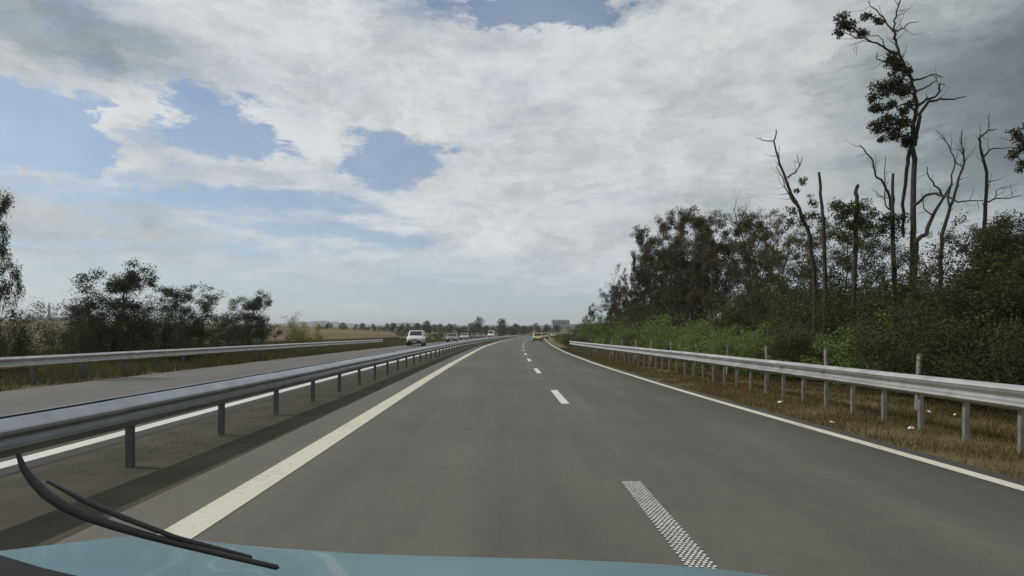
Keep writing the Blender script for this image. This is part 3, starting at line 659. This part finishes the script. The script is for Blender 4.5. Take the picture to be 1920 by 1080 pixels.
# distant trees along the horizon
rg = np.random.default_rng(12)
far_list = [(893, 592, 300, 'far_a', 'large round tree on the horizon above the oncoming cars'), (940, 596, 330, 'far_b', 'dark twin-topped tree on the horizon right of the large round tree'), (800, 600, 330, 'far_b', 'small square-topped tree on the horizon behind the white off-road car')]
for px, ty, d, kind, lab in far_list:
    x = (px - 960) / F * d; place(kind, TREE, x, d, H + (YH - ty) * d / F - float(z_ground(x, d)), lab, 'tree', sxy=1.15)
for k in range(100):
    px = 600 + k * 5.2 + rg.uniform(-4, 4); d = rg.uniform(300, 420); ty = rg.uniform(604, 614)
    x = (px - 960) / F * d
    if float(onc_out(d)) - 6 < x < float(right_line(d)) + 6: d = 470; x = (px - 960) / F * d
    if float(onc_out(min(d, 550))) - 4 < x < float(right_line(min(d, 550))) + 4: continue
    h = H + (YH - ty) * d / F - float(z_ground(x, d))
    if h < 2: continue
    place(['far_a', 'far_b'][k % 2], TREE, x, d, h, 'small tree in the continuous line of trees along the horizon', 'tree', 'trees along the horizon', sxy=rg.uniform(1.1, 1.7))
for k in range(26):                                          # greenery between the end of the right rail and the bend
    d = 50 + 3.2 * k + rg.uniform(-1, 1); x = float(right_line(d)) + 1.5 + rg.uniform(0, 3.5) + k * .03
    place(['bush_c', 'bush_b', 'bush_d'][k % 3], BUSH, x, d, rg.uniform(.7, 1.5), 'low bush by the road past the right guardrail, %s from the guardrail end' % ORD[k], 'bush', 'low bushes past the end of the right guardrail', mat=[M['leaf_mid'], None, M['leaf_mid']][k % 3], sxy=1.6)
for k in range(22):                                          # scrub by the bend
    d = rg.uniform(130, 280); s = -1 if k % 3 else 1
    x = float(onc_out(d)) - rg.uniform(3, 22) if s < 0 else float(right_line(d)) + rg.uniform(3, 20)
    place(['bush_c', 'bush_d'][k % 2], BUSH, x, d, rg.uniform(1.2, 2.6), 'far roadside bush near the bend in the road', 'bush', 'bushes near the bend', mat=M['leaf_far'], sxy=1.5)

# ------------------------------------------------------------------ grass (uncountable)
def grass(name, label, xs, ys, h0, h1, mat, w=.012):
    xs = np.asarray(xs); ys = np.asarray(ys); N = len(xs); z = z_ground(xs, ys)
    an = rng.uniform(0, 6.28, N); h = rng.uniform(h0, h1, N); lean = rng.normal(0, .35, (N, 2)) * h[:, None]
    wx = np.cos(an) * w * (1 + np.abs(ys) * .05); wy = np.sin(an) * w * (1 + np.abs(ys) * .05)
    a = np.stack([xs - wx, ys - wy, z - .02], -1); b = np.stack([xs + wx, ys + wy, z - .02], -1)
    c = np.stack([xs + lean[:, 0], ys + lean[:, 1], z + h], -1)
    return tag(obj(name, mesh_np(name, np.stack([a, b, c], 1).reshape(-1, 3), None, np.arange(N * 3).reshape(N, 3)), mat), label, 'grass', kind='stuff')
def patch(n, d0, d1, fa, fb, bias=1.6, clump=0.0):
    d = d0 + (d1 - d0) * rng.random(n) ** bias; t = rng.random(n); x = fa(d) * (1 - t) + fb(d) * t
    keep = (np.sin(x * 2.1 + np.sin(d * .9) * 2) * np.sin(d * 1.3 + x) + rng.normal(0, .5, n)) > clump
    return x[keep], d[keep]
x, y = patch(150000, 4, 60, lambda d: right_line(d) + .42, lambda d: rail_right(d) + 3.2, 1.5, -.3)
grass('dry_grass', 'brown dry grass on the verge under and behind the right guardrail', x, y, .02, .12, M['grass_dry'], .006)
x, y = patch(2600, 5, 50, lambda d: rail_right(d) - .5, lambda d: rail_right(d) + 1.5, 1.3, .55)
grass('tall_grass', 'taller straw-coloured grass tufts around the right guardrail posts', x, y, .15, .42, M['grass_dry'], .007)
x, y = patch(110000, 12, 120, lambda d: onc_out(d) - .75, lambda d: onc_out(d) - 14, 1.3, -.4)
grass('rough_grass', 'rough olive and brown grass beyond the oncoming carriageway', x, y, .10, .48, M['grass_left'], .009)
x, y = patch(12000, 6, 120, lambda d: left_line(d) - 1.1, lambda d: left_line(d) - 2.5, 1.2, .2)
grass('median_weeds', 'thin olive weeds growing along the median under the guardrail', x, y, .02, .09, M['grass_left'])

# ------------------------------------------------------------------ fence posts behind the right rail
fr = tag(empty('wire_fence', (8.0, 10, 0)), 'wire fence on pale concrete posts between guardrail and bushes', 'fence'); finv = Matrix.Translation((8.0, 10, 0)).inverted()
bm = bmesh.new(); bm_box(bm, -.035, .035, -.035, .035, -.2, 1.10, .008); fp = bpy.data.meshes.new('post'); bm.to_mesh(fp); bm.free()
fpos = []
for k in range(13):
    d = 11.4 + 3.15 * k; xx = float(rail_right(d)) + 1.55
    o = obj('post', fp, M['concrete'], fr); o.matrix_parent_inverse = finv; o.location = (xx, d, float(z_ground(xx, d))); o.rotation_euler = (random.uniform(-.04, .04), random.uniform(-.05, .05), random.uniform(0, .4)); fpos.append((xx, d))
for z in (.35, .68, 1.0):
    T = Tubes(); T.add([Vector((a + .042, b, z + float(z_ground(a, b)))) for a, b in fpos], [.0018] * len(fpos), 4)
    o = obj('wire', T.mesh('wire'), M['post'], fr); o.matrix_parent_inverse = finv
# litter
for k, (px, py) in enumerate(((1708, 800), (1742, 770), (1560, 790), (1790, 776), (1462, 752))):
    d = F * H / (py - YH); bm = bmesh.new(); s = .05
    vs = [bm.verts.new(p) for p in ((-s, -s * .6, .0), (s * .9, -s * .5, .012), (s, s * .7, .03), (-s * .7, s * .6, .015), (0, 0, .045))]
    for a in range(4): bm.faces.new((vs[a], vs[(a + 1) % 4], vs[4]))
    bm.faces.new((vs[3], vs[2], vs[1], vs[0]))
    o = bm_obj('litter', bm, M['litter']); o.location = ((px - 960) / F * d, d, -.035); o.rotation_euler = (0, 0, k * 1.3)
    tag(o, 'crumpled white scrap in dry grass, %s from the camera' % ['nearest', 'third', 'second', 'fourth', 'farthest'][k], 'litter', 'litter on the right verge')

# ------------------------------------------------------------------ vehicles
def loft(bm, rings):
    R = [[bm.verts.new(p) for p in r] for r in rings]; n = len(R[0])
    for i in range(len(R) - 1):
        for j in range(n): bm.faces.new((R[i][j], R[i][(j + 1) % n], R[i + 1][(j + 1) % n], R[i + 1][j]))
    bm.faces.new(R[0]); bm.faces.new(list(reversed(R[-1])))
CARS = {  # length, width, sill, belt profile (y, z_top, half width), cabin (y,z) bottom/top corners, wheel r
 'suv': dict(L=4.4, W=1.82, z0=.34, body=[(-2.20, .80, .78), (-2.12, 1.00, .87), (-1.9, 1.08, .90), (-.95, 1.14, .91), (.4, 1.16, .91), (1.9, 1.14, .90), (2.12, 1.06, .87), (2.2, .78, .80)], cab=(-1.02, -.42, 1.72, 2.04, 1.78), r=.37, base=1.32),
 'sedan': dict(L=4.6, W=1.80, z0=.22, body=[(-2.30, .60, .74), (-2.2, .74, .85), (-1.9, .80, .89), (-.9, .92, .90), (.5, .95, .90), (1.6, .97, .89), (2.15, .93, .85), (2.3, .66, .76)], cab=(-.95, -.15, 1.0, 1.72, 1.45), r=.32, base=1.36),
 'hatch': dict(L=4.1, W=1.74, z0=.22, body=[(-2.05, .60, .72), (-1.95, .78, .83), (-1.7, .86, .86), (-.9, .96, .87), (.5, .98, .87), (1.7, .98, .86), (1.95, .92, .83), (2.05, .62, .76)], cab=(-1.0, -.25, 1.35, 1.88, 1.52), r=.31, base=1.28),
 'van': dict(L=5.4, W=1.98, z0=.30, body=[(-2.7, .72, .84), (-2.62, .98, .95), (-2.4, 1.10, .98), (-1.9, 1.2, .99), (.5, 1.22, .99), (2.4, 1.22, .99), (2.62, 1.2, .98), (2.7, .9, .95)], cab=(-2.0, -1.3, 2.58, 2.66, 2.45), r=.35, base=1.65)}
def car(name, style, label, paint, x, y, rz, cat='car', rough=.35, roofrack=False):
    s = CARS[style]; pm = mat_plain('paint_' + name + '_' + style, paint, rough, 0.15, 2.0, .06, 0, .5, .5)
    root = tag(empty(name, (x, y, 0.004), rz), label, cat)
    bm = bmesh.new(); rings = []; z0 = s['z0']
    for (yy, zt, hw) in s['body']:
        zb = z0 + (.10 if yy in (s['body'][0][0], s['body'][-1][0]) else 0)
        zm = zb + (zt - zb) * .55
        rings.append([(-hw * .90, yy, zb), (-hw, yy, zb + .10), (-hw * 1.01, yy, zm), (-hw * .96, yy, zt - .05), (-hw * .84, yy, zt), (0, yy, zt + .035), (hw * .84, yy, zt), (hw * .96, yy, zt - .05), (hw * 1.01, yy, zm), (hw, yy, zb + .10), (hw * .90, yy, zb)])
    loft(bm, rings); body = bm_obj('body', bm, pm, root, smooth=True)
    yb0, yt0, yt1, yb1, zr = s['cab']; hw = s['W'] / 2; zb = max(b[1] for b in s['body']) - .09
    bw, tw = hw * .955, hw * (.80 if style != 'van' else .90)
    bm = bmesh.new()
    def ring(t):
        y0 = yb0 + (yt0 - yb0) * t; y1 = yb1 + (yt1 - yb1) * t; z = zb + (zr - zb) * t; w = bw + (tw - bw) * t; return y0, y1, z, w
    def P(t, fx, fy):                                        # point on the greenhouse skin
        y0, y1, z, w = ring(t); return Vector((w * fx, y0 + (y1 - y0) * fy, z))
    R = []
    for t in (0, .93, 1.0):
        y0, y1, z, w = ring(min(t, .96)) if t < 1 else (*ring(1.0)[:2], zr, tw * .86)
        c = .08
        if t == 1.0: y0 += .08; y1 -= .08
        R.append([(-w + c, y0, z), (0, y0 - .05, z), (w - c, y0, z), (w, y0 + c, z), (w, y1 - c, z), (w - c, y1, z), (0, y1 + .03, z), (-w + c, y1, z), (-w, y1 - c, z), (-w, y0 + c, z)])
    loft(bm, R); bm_obj('cabin', bm, pm, root)
    def pane(nm, pts, out):
        bm = bmesh.new(); a = [bm.verts.new(Vector(p) + Vector(out) * .016) for p in pts]; b = [bm.verts.new(Vector(p) - Vector(out) * .02) for p in pts]
        bm.faces.new(a); bm.faces.new(list(reversed(b)))
        for i in range(len(a)): bm.faces.new((a[i], b[i], b[(i + 1) % len(a)], a[(i + 1) % len(a)]))
        return bm_obj(nm, bm, M['glass'], root)
    y0, y1, z, w = ring(.20); Y0, Y1, Z_, W_ = ring(.88)
    pane('windscreen', [(-w + .10, y0 - .02, z), (0, y0 - .055, z), (w - .10, y0 - .02, z), (W_ - .10, Y0 - .02, Z_), (0, Y0 - .05, Z_), (-W_ + .10, Y0 - .02, Z_)], (0, -1, .5))
    pane('rear_window', [(w - .12, y1 + .01, z), (0, y1 + .03, z), (-w + .12, y1 + .01, z), (-W_ + .12, Y1 + .01, Z_), (0, Y1 + .03, Z_), (W_ - .12, Y1 + .01, Z_)], (0, 1, .4))
    spl = [(.08, .36), (.39, .66), (.69, .93)] if style in ('suv', 'van') else [(.10, .47), (.50, .90)]
    if style == 'van': spl = [(.03, .2)]
    for sd in (-1, 1):
        for f0, f1 in spl:
            pts = [P(.20, sd, f0), P(.20, sd, f1), P(.86, sd, f1 - (.02 if f1 < .85 else .03)), P(.86, sd, f0 + .03)]
            pane('side_window', pts if sd < 0 else list(reversed(pts)), (sd, 0, .15))
    f = s['body'][0]; b = s['body'][-1]; fy = f[0]; ry = b[0]; hz = f[1] - .06
    def box(nm, m, *a, par=root, bev=.015):
        bm = bmesh.new(); bm_box(bm, *a, bev); return bm_obj(nm, bm, m, par)
    for sd in (-1, 1):
        box('headlight', M['lamp'], sd * .62 - .15, sd * .62 + .15, fy - .035, fy + .12, hz - .10, hz + .05)
        box('tail_light', M['tail'], sd * .66 - .11, sd * .66 + .11, ry - .12, ry + .03, b[1] - .16, b[1] + .06)
        box('mirror', M['trim'] if style != 'sedan' else pm, sd * (hw + .11) - .09, sd * (hw + .11) + .09, yb0 + .18, yb0 + .30, zb + .09, zb + .24)
    box('front_bumper', M['trim'], -hw * .84, hw * .84, fy - .09, fy + .14, z0 + .02, z0 + .25)
    box('rear_bumper', M['trim'], -hw * .86, hw * .86, ry - .14, ry + .08, z0 + .02, z0 + .26)
    box('grille', M['trim'], -.38, .38, fy - .028, fy + .1, hz - .11, hz + .02)
    box('number_plate', M['plate'], -.26, .26, fy - .105, fy - .088, z0 + .10, z0 + .21, bev=0)
    box('number_plate', M['plate'], -.26, .26, ry + .025, ry + .045, b[1] - .22, b[1] - .11, bev=0)
    if roofrack:
        for sd in (-1, 1): box('roof_rail', M['trim'], sd * tw * .8 - .02, sd * tw * .8 + .02, yt0 + .3, yt1 - .2, zr + .03, zr + .07)
    for sd in (-1, 1):
        for wy in (-s['base'], s['base']):
            r = s['r']; bm = bmesh.new()
            bmesh.ops.create_cone(bm, cap_ends=True, segments=20, radius1=r, radius2=r, depth=.21, matrix=Matrix.Translation((sd * (hw - .09), wy, r)) @ Matrix.Rotation(math.pi / 2, 4, 'Y'))
            wh = bm_obj('wheel', bm, M['tyre'], root)
            bm = bmesh.new(); bmesh.ops.create_cone(bm, cap_ends=True, segments=16, radius1=r * .66, radius2=r * .55, depth=.03, matrix=Matrix.Translation((sd * (hw + .022), wy, r)) @ Matrix.Rotation(sd * math.pi / 2, 4, 'Y'))
            bm_obj('rim', bm, M['rim'], wh)
            bm = bmesh.new(); bmesh.ops.create_cone(bm, cap_ends=True, segments=20, radius1=r * 1.18, radius2=r * 1.18, depth=.05, matrix=Matrix.Translation((sd * (hw - .02), wy, r + .01)) @ Matrix.Rotation(math.pi / 2, 4, 'Y'))
            bm_obj('wheel_arch', bm, M['trim'], root)
    return root
def on(d, off): return float(left_line(d)) + off
def head(d): return -math.atan2(float(left_line(d + 4) - left_line(d - 4)), 8.0)
car('off_road_car', 'suv', 'boxy white off-road car with dark trim coming towards us on oncoming road', (.72, .71, .66), (781 - 960) / F * 69, 69, head(69) + .07, roofrack=True)
car('oncoming_car', 'sedan', 'grey-blue sedan following the white off-road car on the oncoming road', (.20, .22, .27), (848 - 960) / F * 99, 99, head(99) + .05)
car('oncoming_car', 'hatch', 'pale silver car half hidden behind the grey-blue sedan', (.45, .46, .46), (871 - 960) / F * 132, 132, head(132))
car('oncoming_car', 'hatch', 'dark grey car farther along the oncoming road behind the silver one', (.10, .10, .11), (889 - 960) / F * 158, 158, head(158))
car('oncoming_car', 'sedan', 'brownish car at the tail of the oncoming row of cars', (.16, .12, .10), (902 - 960) / F * 178, 178, head(178))
car('oncoming_van', 'van', 'small white van farthest along the oncoming road', (.72, .72, .70), (921 - 960) / F * 215, 215, head(215), 'van')
car('leading_car', 'hatch', 'yellowish beige car seen from behind ahead in the right lane', (.50, .42, .17), (1008 - 960) / F * 104, 104, head(104) + math.pi, rough=.4)
car('leading_car', 'hatch', 'beige car just ahead of the yellowish car at the bend', (.40, .34, .17), (1021 - 960) / F * 152, 152, head(152) + math.pi, rough=.4)
car('leading_car', 'sedan', 'tiny pale car farthest ahead where the road turns right', (.55, .55, .52), (1037 - 960) / F * 235, 235, head(235) + math.pi)

# ------------------------------------------------------------------ the car the view is taken from (its bonnet and wipers)
def own_car():
    root = tag(empty('car', (0, 1.0, 0)), 'bonnet of the car the view is taken from, teal reflections painted into its colour', 'car')
    inv = Matrix.Translation((0, 1.0, 0)).inverted()
    def ch(o, par=None):
        o.parent = par or root
        if not par: o.matrix_parent_inverse = inv
        return o
    ZF = np.polyfit([-.93, -.75, -.5, 0, .38, .87], [.918, .872, .8245, .798, .785, .77], 3)
    us = np.linspace(-1, 1, 33); vs = np.linspace(0, 1, 25)
    def top(u, v):
        x = u * .93
        yf = 1.74 - .166 * u * u                             # bowed front edge
        y = .72 + (yf - .72) * v
        zf = float(np.polyval(ZF, x))
        z = zf + .27 * (yf - y) - .012 * max(0, v - .93) / .07
        z += .007 * (math.exp(-((abs(u) - .60) / .05) ** 2)) * (1 - v) ** .5    # pressed ridges
        return (x, y, z)
    V = [top(u, v) for v in vs for u in us]
    nu, nv = len(us), len(vs); i = np.arange(nu * nv).reshape(nv, nu)
    q = [tuple(r) for r in np.stack([i[:-1, :-1], i[:-1, 1:], i[1:, 1:], i[1:, :-1]], -1).reshape(-1, 4)]
    ch(obj('bonnet', mesh_np('bonnet', V, np.array(q), smooth=True), M['bonnet']))
    # nose and wings below the bonnet edge
    edge = [top(-1, v) for v in vs] + [top(u, 1) for u in us[1:]] + [top(1, v) for v in vs[::-1][1:]]
    V = []; n = len(edge)
    for (dx, dz) in ((0, -.006), (.02, -.03), (.035, -.12), (.045, -.30), (.03, -.50), (0, -.62)):
        for (x, y, z) in edge:
            f = Vector((x, max(0, y - 1.55) * 3, 0)).normalized() if (abs(x) > .5 or y > 1.5) else Vector((x, 0, 0)).normalized()
            V.append((x + f.x * dx, y + f.y * dx * 2.5, z + dz))
    q = [(r * n + k, r * n + k + 1, (r + 1) * n + k + 1, (r + 1) * n + k) for r in range(5) for k in range(n - 1)]
    ch(obj('wing', mesh_np('wing', V, np.array(q), smooth=True), M['bonnet']))
    for sd in (-1, 1):
        bm = bmesh.new(); bmesh.ops.create_cone(bm, cap_ends=True, segments=24, radius1=.33, radius2=.33, depth=.2, matrix=Matrix.Translation((sd * .80 - .03, 1.12, .335)) @ Matrix.Rotation(math.pi / 2, 4, 'Y'))
        w = ch(bm_obj('wheel', bm, M['tyre']))
    # cowl below the windscreen
    bm = bmesh.new()
    R = []
    for x in np.linspace(-.95, .9, 20):
        yb = .82 + .19 * (x / .9) ** 2 - .2; yy = 1.74 - .166 * (x / .93) ** 2; zz = float(np.polyval(ZF, x)) + .27 * (yy - yb - .2) + .014
        R.append([(x, yb - .25, zz + .02), (x, yb, zz + .055), (x, yb + .19, zz + .004), (x, yb + .20, zz - .03), (x, yb - .24, zz - .06)])
    loft(bm, R); ch(bm_obj('cowl', bm, M['trim']))
    # wipers lying on the lower windscreen
    T = Tubes(); pw = [at(34, 852, .60), at(44, 878, .605), at(62, 903, .61), at(86, 927, .615), at(118, 948, .62), at(158, 967, .63), at(210, 985, .64), at(270, 1003, .655), at(335, 1020, .67), at(430, 1043, .685), at(520, 1064, .70)]
    T.add(pw, [.002, .0032, .0042, .0048, .005, .0048, .0045, .004, .0036, .0033, .003], 8); a = ch(obj('wiper_arm', T.mesh('wiper_arm'), M['rubber']))
    T = Tubes(); T.add([at(88, 902, .63), at(160, 940, .64), at(230, 970, .65), at(330, 1008, .67), at(470, 1045, .70)], [.0015, .003, .0032, .0028, .0024], 8)
    b = obj('wiper_blade', T.mesh('wiper_blade'), M['rubber'], a)
    return root
own_car()

# ------------------------------------------------------------------ far buildings and hills
def building(name, label, px0, px1, ytop, ybot, d, dep, mat, n_win=0, roof=0.0):
    x0 = (px0 - 960) / F * d; x1 = (px1 - 960) / F * d; zt = H + (YH - ytop) / F * d; xm = (x0 + x1) / 2; zb = float(z_ground(xm, d)) - 1.0
    root = tag(empty(name, (xm, d, zb)), label, 'building'); hw = (x1 - x0) / 2; h = zt - zb
    bm = bmesh.new(); bm_box(bm, -hw, hw, 0, dep, 0, h); bm_obj('wall', bm, mat, root)
    bm = bmesh.new(); vs = [bm.verts.new(p) for p in ((-hw - .3, -.3, h + .01), (hw + .3, -.3, h + .01), (hw + .3, dep + .3, h + .01), (-hw - .3, dep + .3, h + .01), (-hw - .3, dep / 2, h + .4 + roof), (hw + .3, dep / 2, h + .4 + roof))]
    for f in ((0, 1, 5, 4), (2, 3, 4, 5), (0, 4, 3), (1, 2, 5), (3, 2, 1, 0)): bm.faces.new([vs[i] for i in f])
    bm_obj('roof', bm, M['wall_grey'], root)
    for k in range(n_win):
        c = -hw + (k + .5) * 2 * hw / n_win; bm = bmesh.new(); bm_box(bm, c - hw / n_win * .45, c + hw / n_win * .45, -.06, .05, h * .55, h * .8); bm_obj('window', bm, M['window_dark'], root)
    return root
building('greenhouse', 'long low white building across the field behind the left trees', 38, 150, 606, 611, 420, 25, M['wall_pale'], 9, .6)
building('factory_hall', 'low grey hall beside the thin tower on the far left horizon', 60, 112, 596, 606, 640, 30, M['wall_grey'], 5, 1.0)
building('apartment_block', 'pale flat block on the horizon above the bend in the road', 1036, 1068, 600, 606, 700, 20, M['wall_grey'], 6, .2)
tb = tag(empty('tower', ((92 - 960) / F * 645, 645, float(z_ground((92 - 960) / F * 645, 645)))), 'thin tower on the far left horizon', 'tower')
T = Tubes(); T.add([Vector((0, 0, -1)), Vector((0, 0, 8)), Vector((0, 0, 20)), Vector((0, 0, 24))], [2.0, 1.6, 1.1, .6], 8); obj('shaft', T.mesh('shaft'), M['wall_grey'], tb)
def hills(name, d, prof, depth, mat):
    pxs = np.arange(-900, 2900, 12.0); V = []; rgh = np.random.default_rng(int(d)); j = np.convolve(rgh.normal(0, 2.2, len(pxs)), np.ones(4) / 4, 'same')
    yt = np.interp(pxs, [p[0] for p in prof], [p[1] for p in prof]) + j
    rows = 6
    for r in range(rows):
        t = r / (rows - 1)
        for k, px in enumerate(pxs):
            dd = d + depth * t; x = (px - 960) / F * d; ztop = H + (YH - yt[k]) / F * d
            V.append((x, dd, -4 + (ztop + 4) * math.sin(t * math.pi * .5)))
    n = len(pxs); q = [(r * n + k, r * n + k + 1, (r + 1) * n + k + 1, (r + 1) * n + k) for r in range(rows - 1) for k in range(n - 1)]
    tag(obj(name, mesh_np(name, V, np.array(q), smooth=True), mat), kind='structure')
hills('hills', 2600, [(-900, 606), (0, 608), (400, 606), (500, 602), (545, 597), (590, 603), (660, 605), (740, 602), (800, 606), (1000, 608), (1100, 606), (2900, 604)], 500, M['hill'])
hills('low_ridge', 1100, [(-900, 611), (0, 609), (300, 612), (600, 613), (760, 609), (900, 610), (1000, 608), (1060, 605), (1200, 604), (2900, 606)], 160, M['hill'])

# ------------------------------------------------------------------ air
bm = bmesh.new(); bm_box(bm, -4200, 4200, -1100, 4300, -6, 85)
mh = bpy.data.materials.new('haze_air'); mh.use_nodes = True; nt = mh.node_tree; nt.nodes.clear()
pv = nt.nodes.new('ShaderNodeVolumePrincipled'); pv.inputs['Color'].default_value = (.80, .87, .95, 1); pv.inputs['Density'].default_value = .00022; pv.inputs['Anisotropy'].default_value = .2
mo = nt.nodes.new('ShaderNodeOutputMaterial'); nt.links.new(pv.outputs[0], mo.inputs['Volume'])
hz = bm_obj('haze', bm, mh); tag(hz, 'thin pale haze in the air', 'haze', kind='stuff')
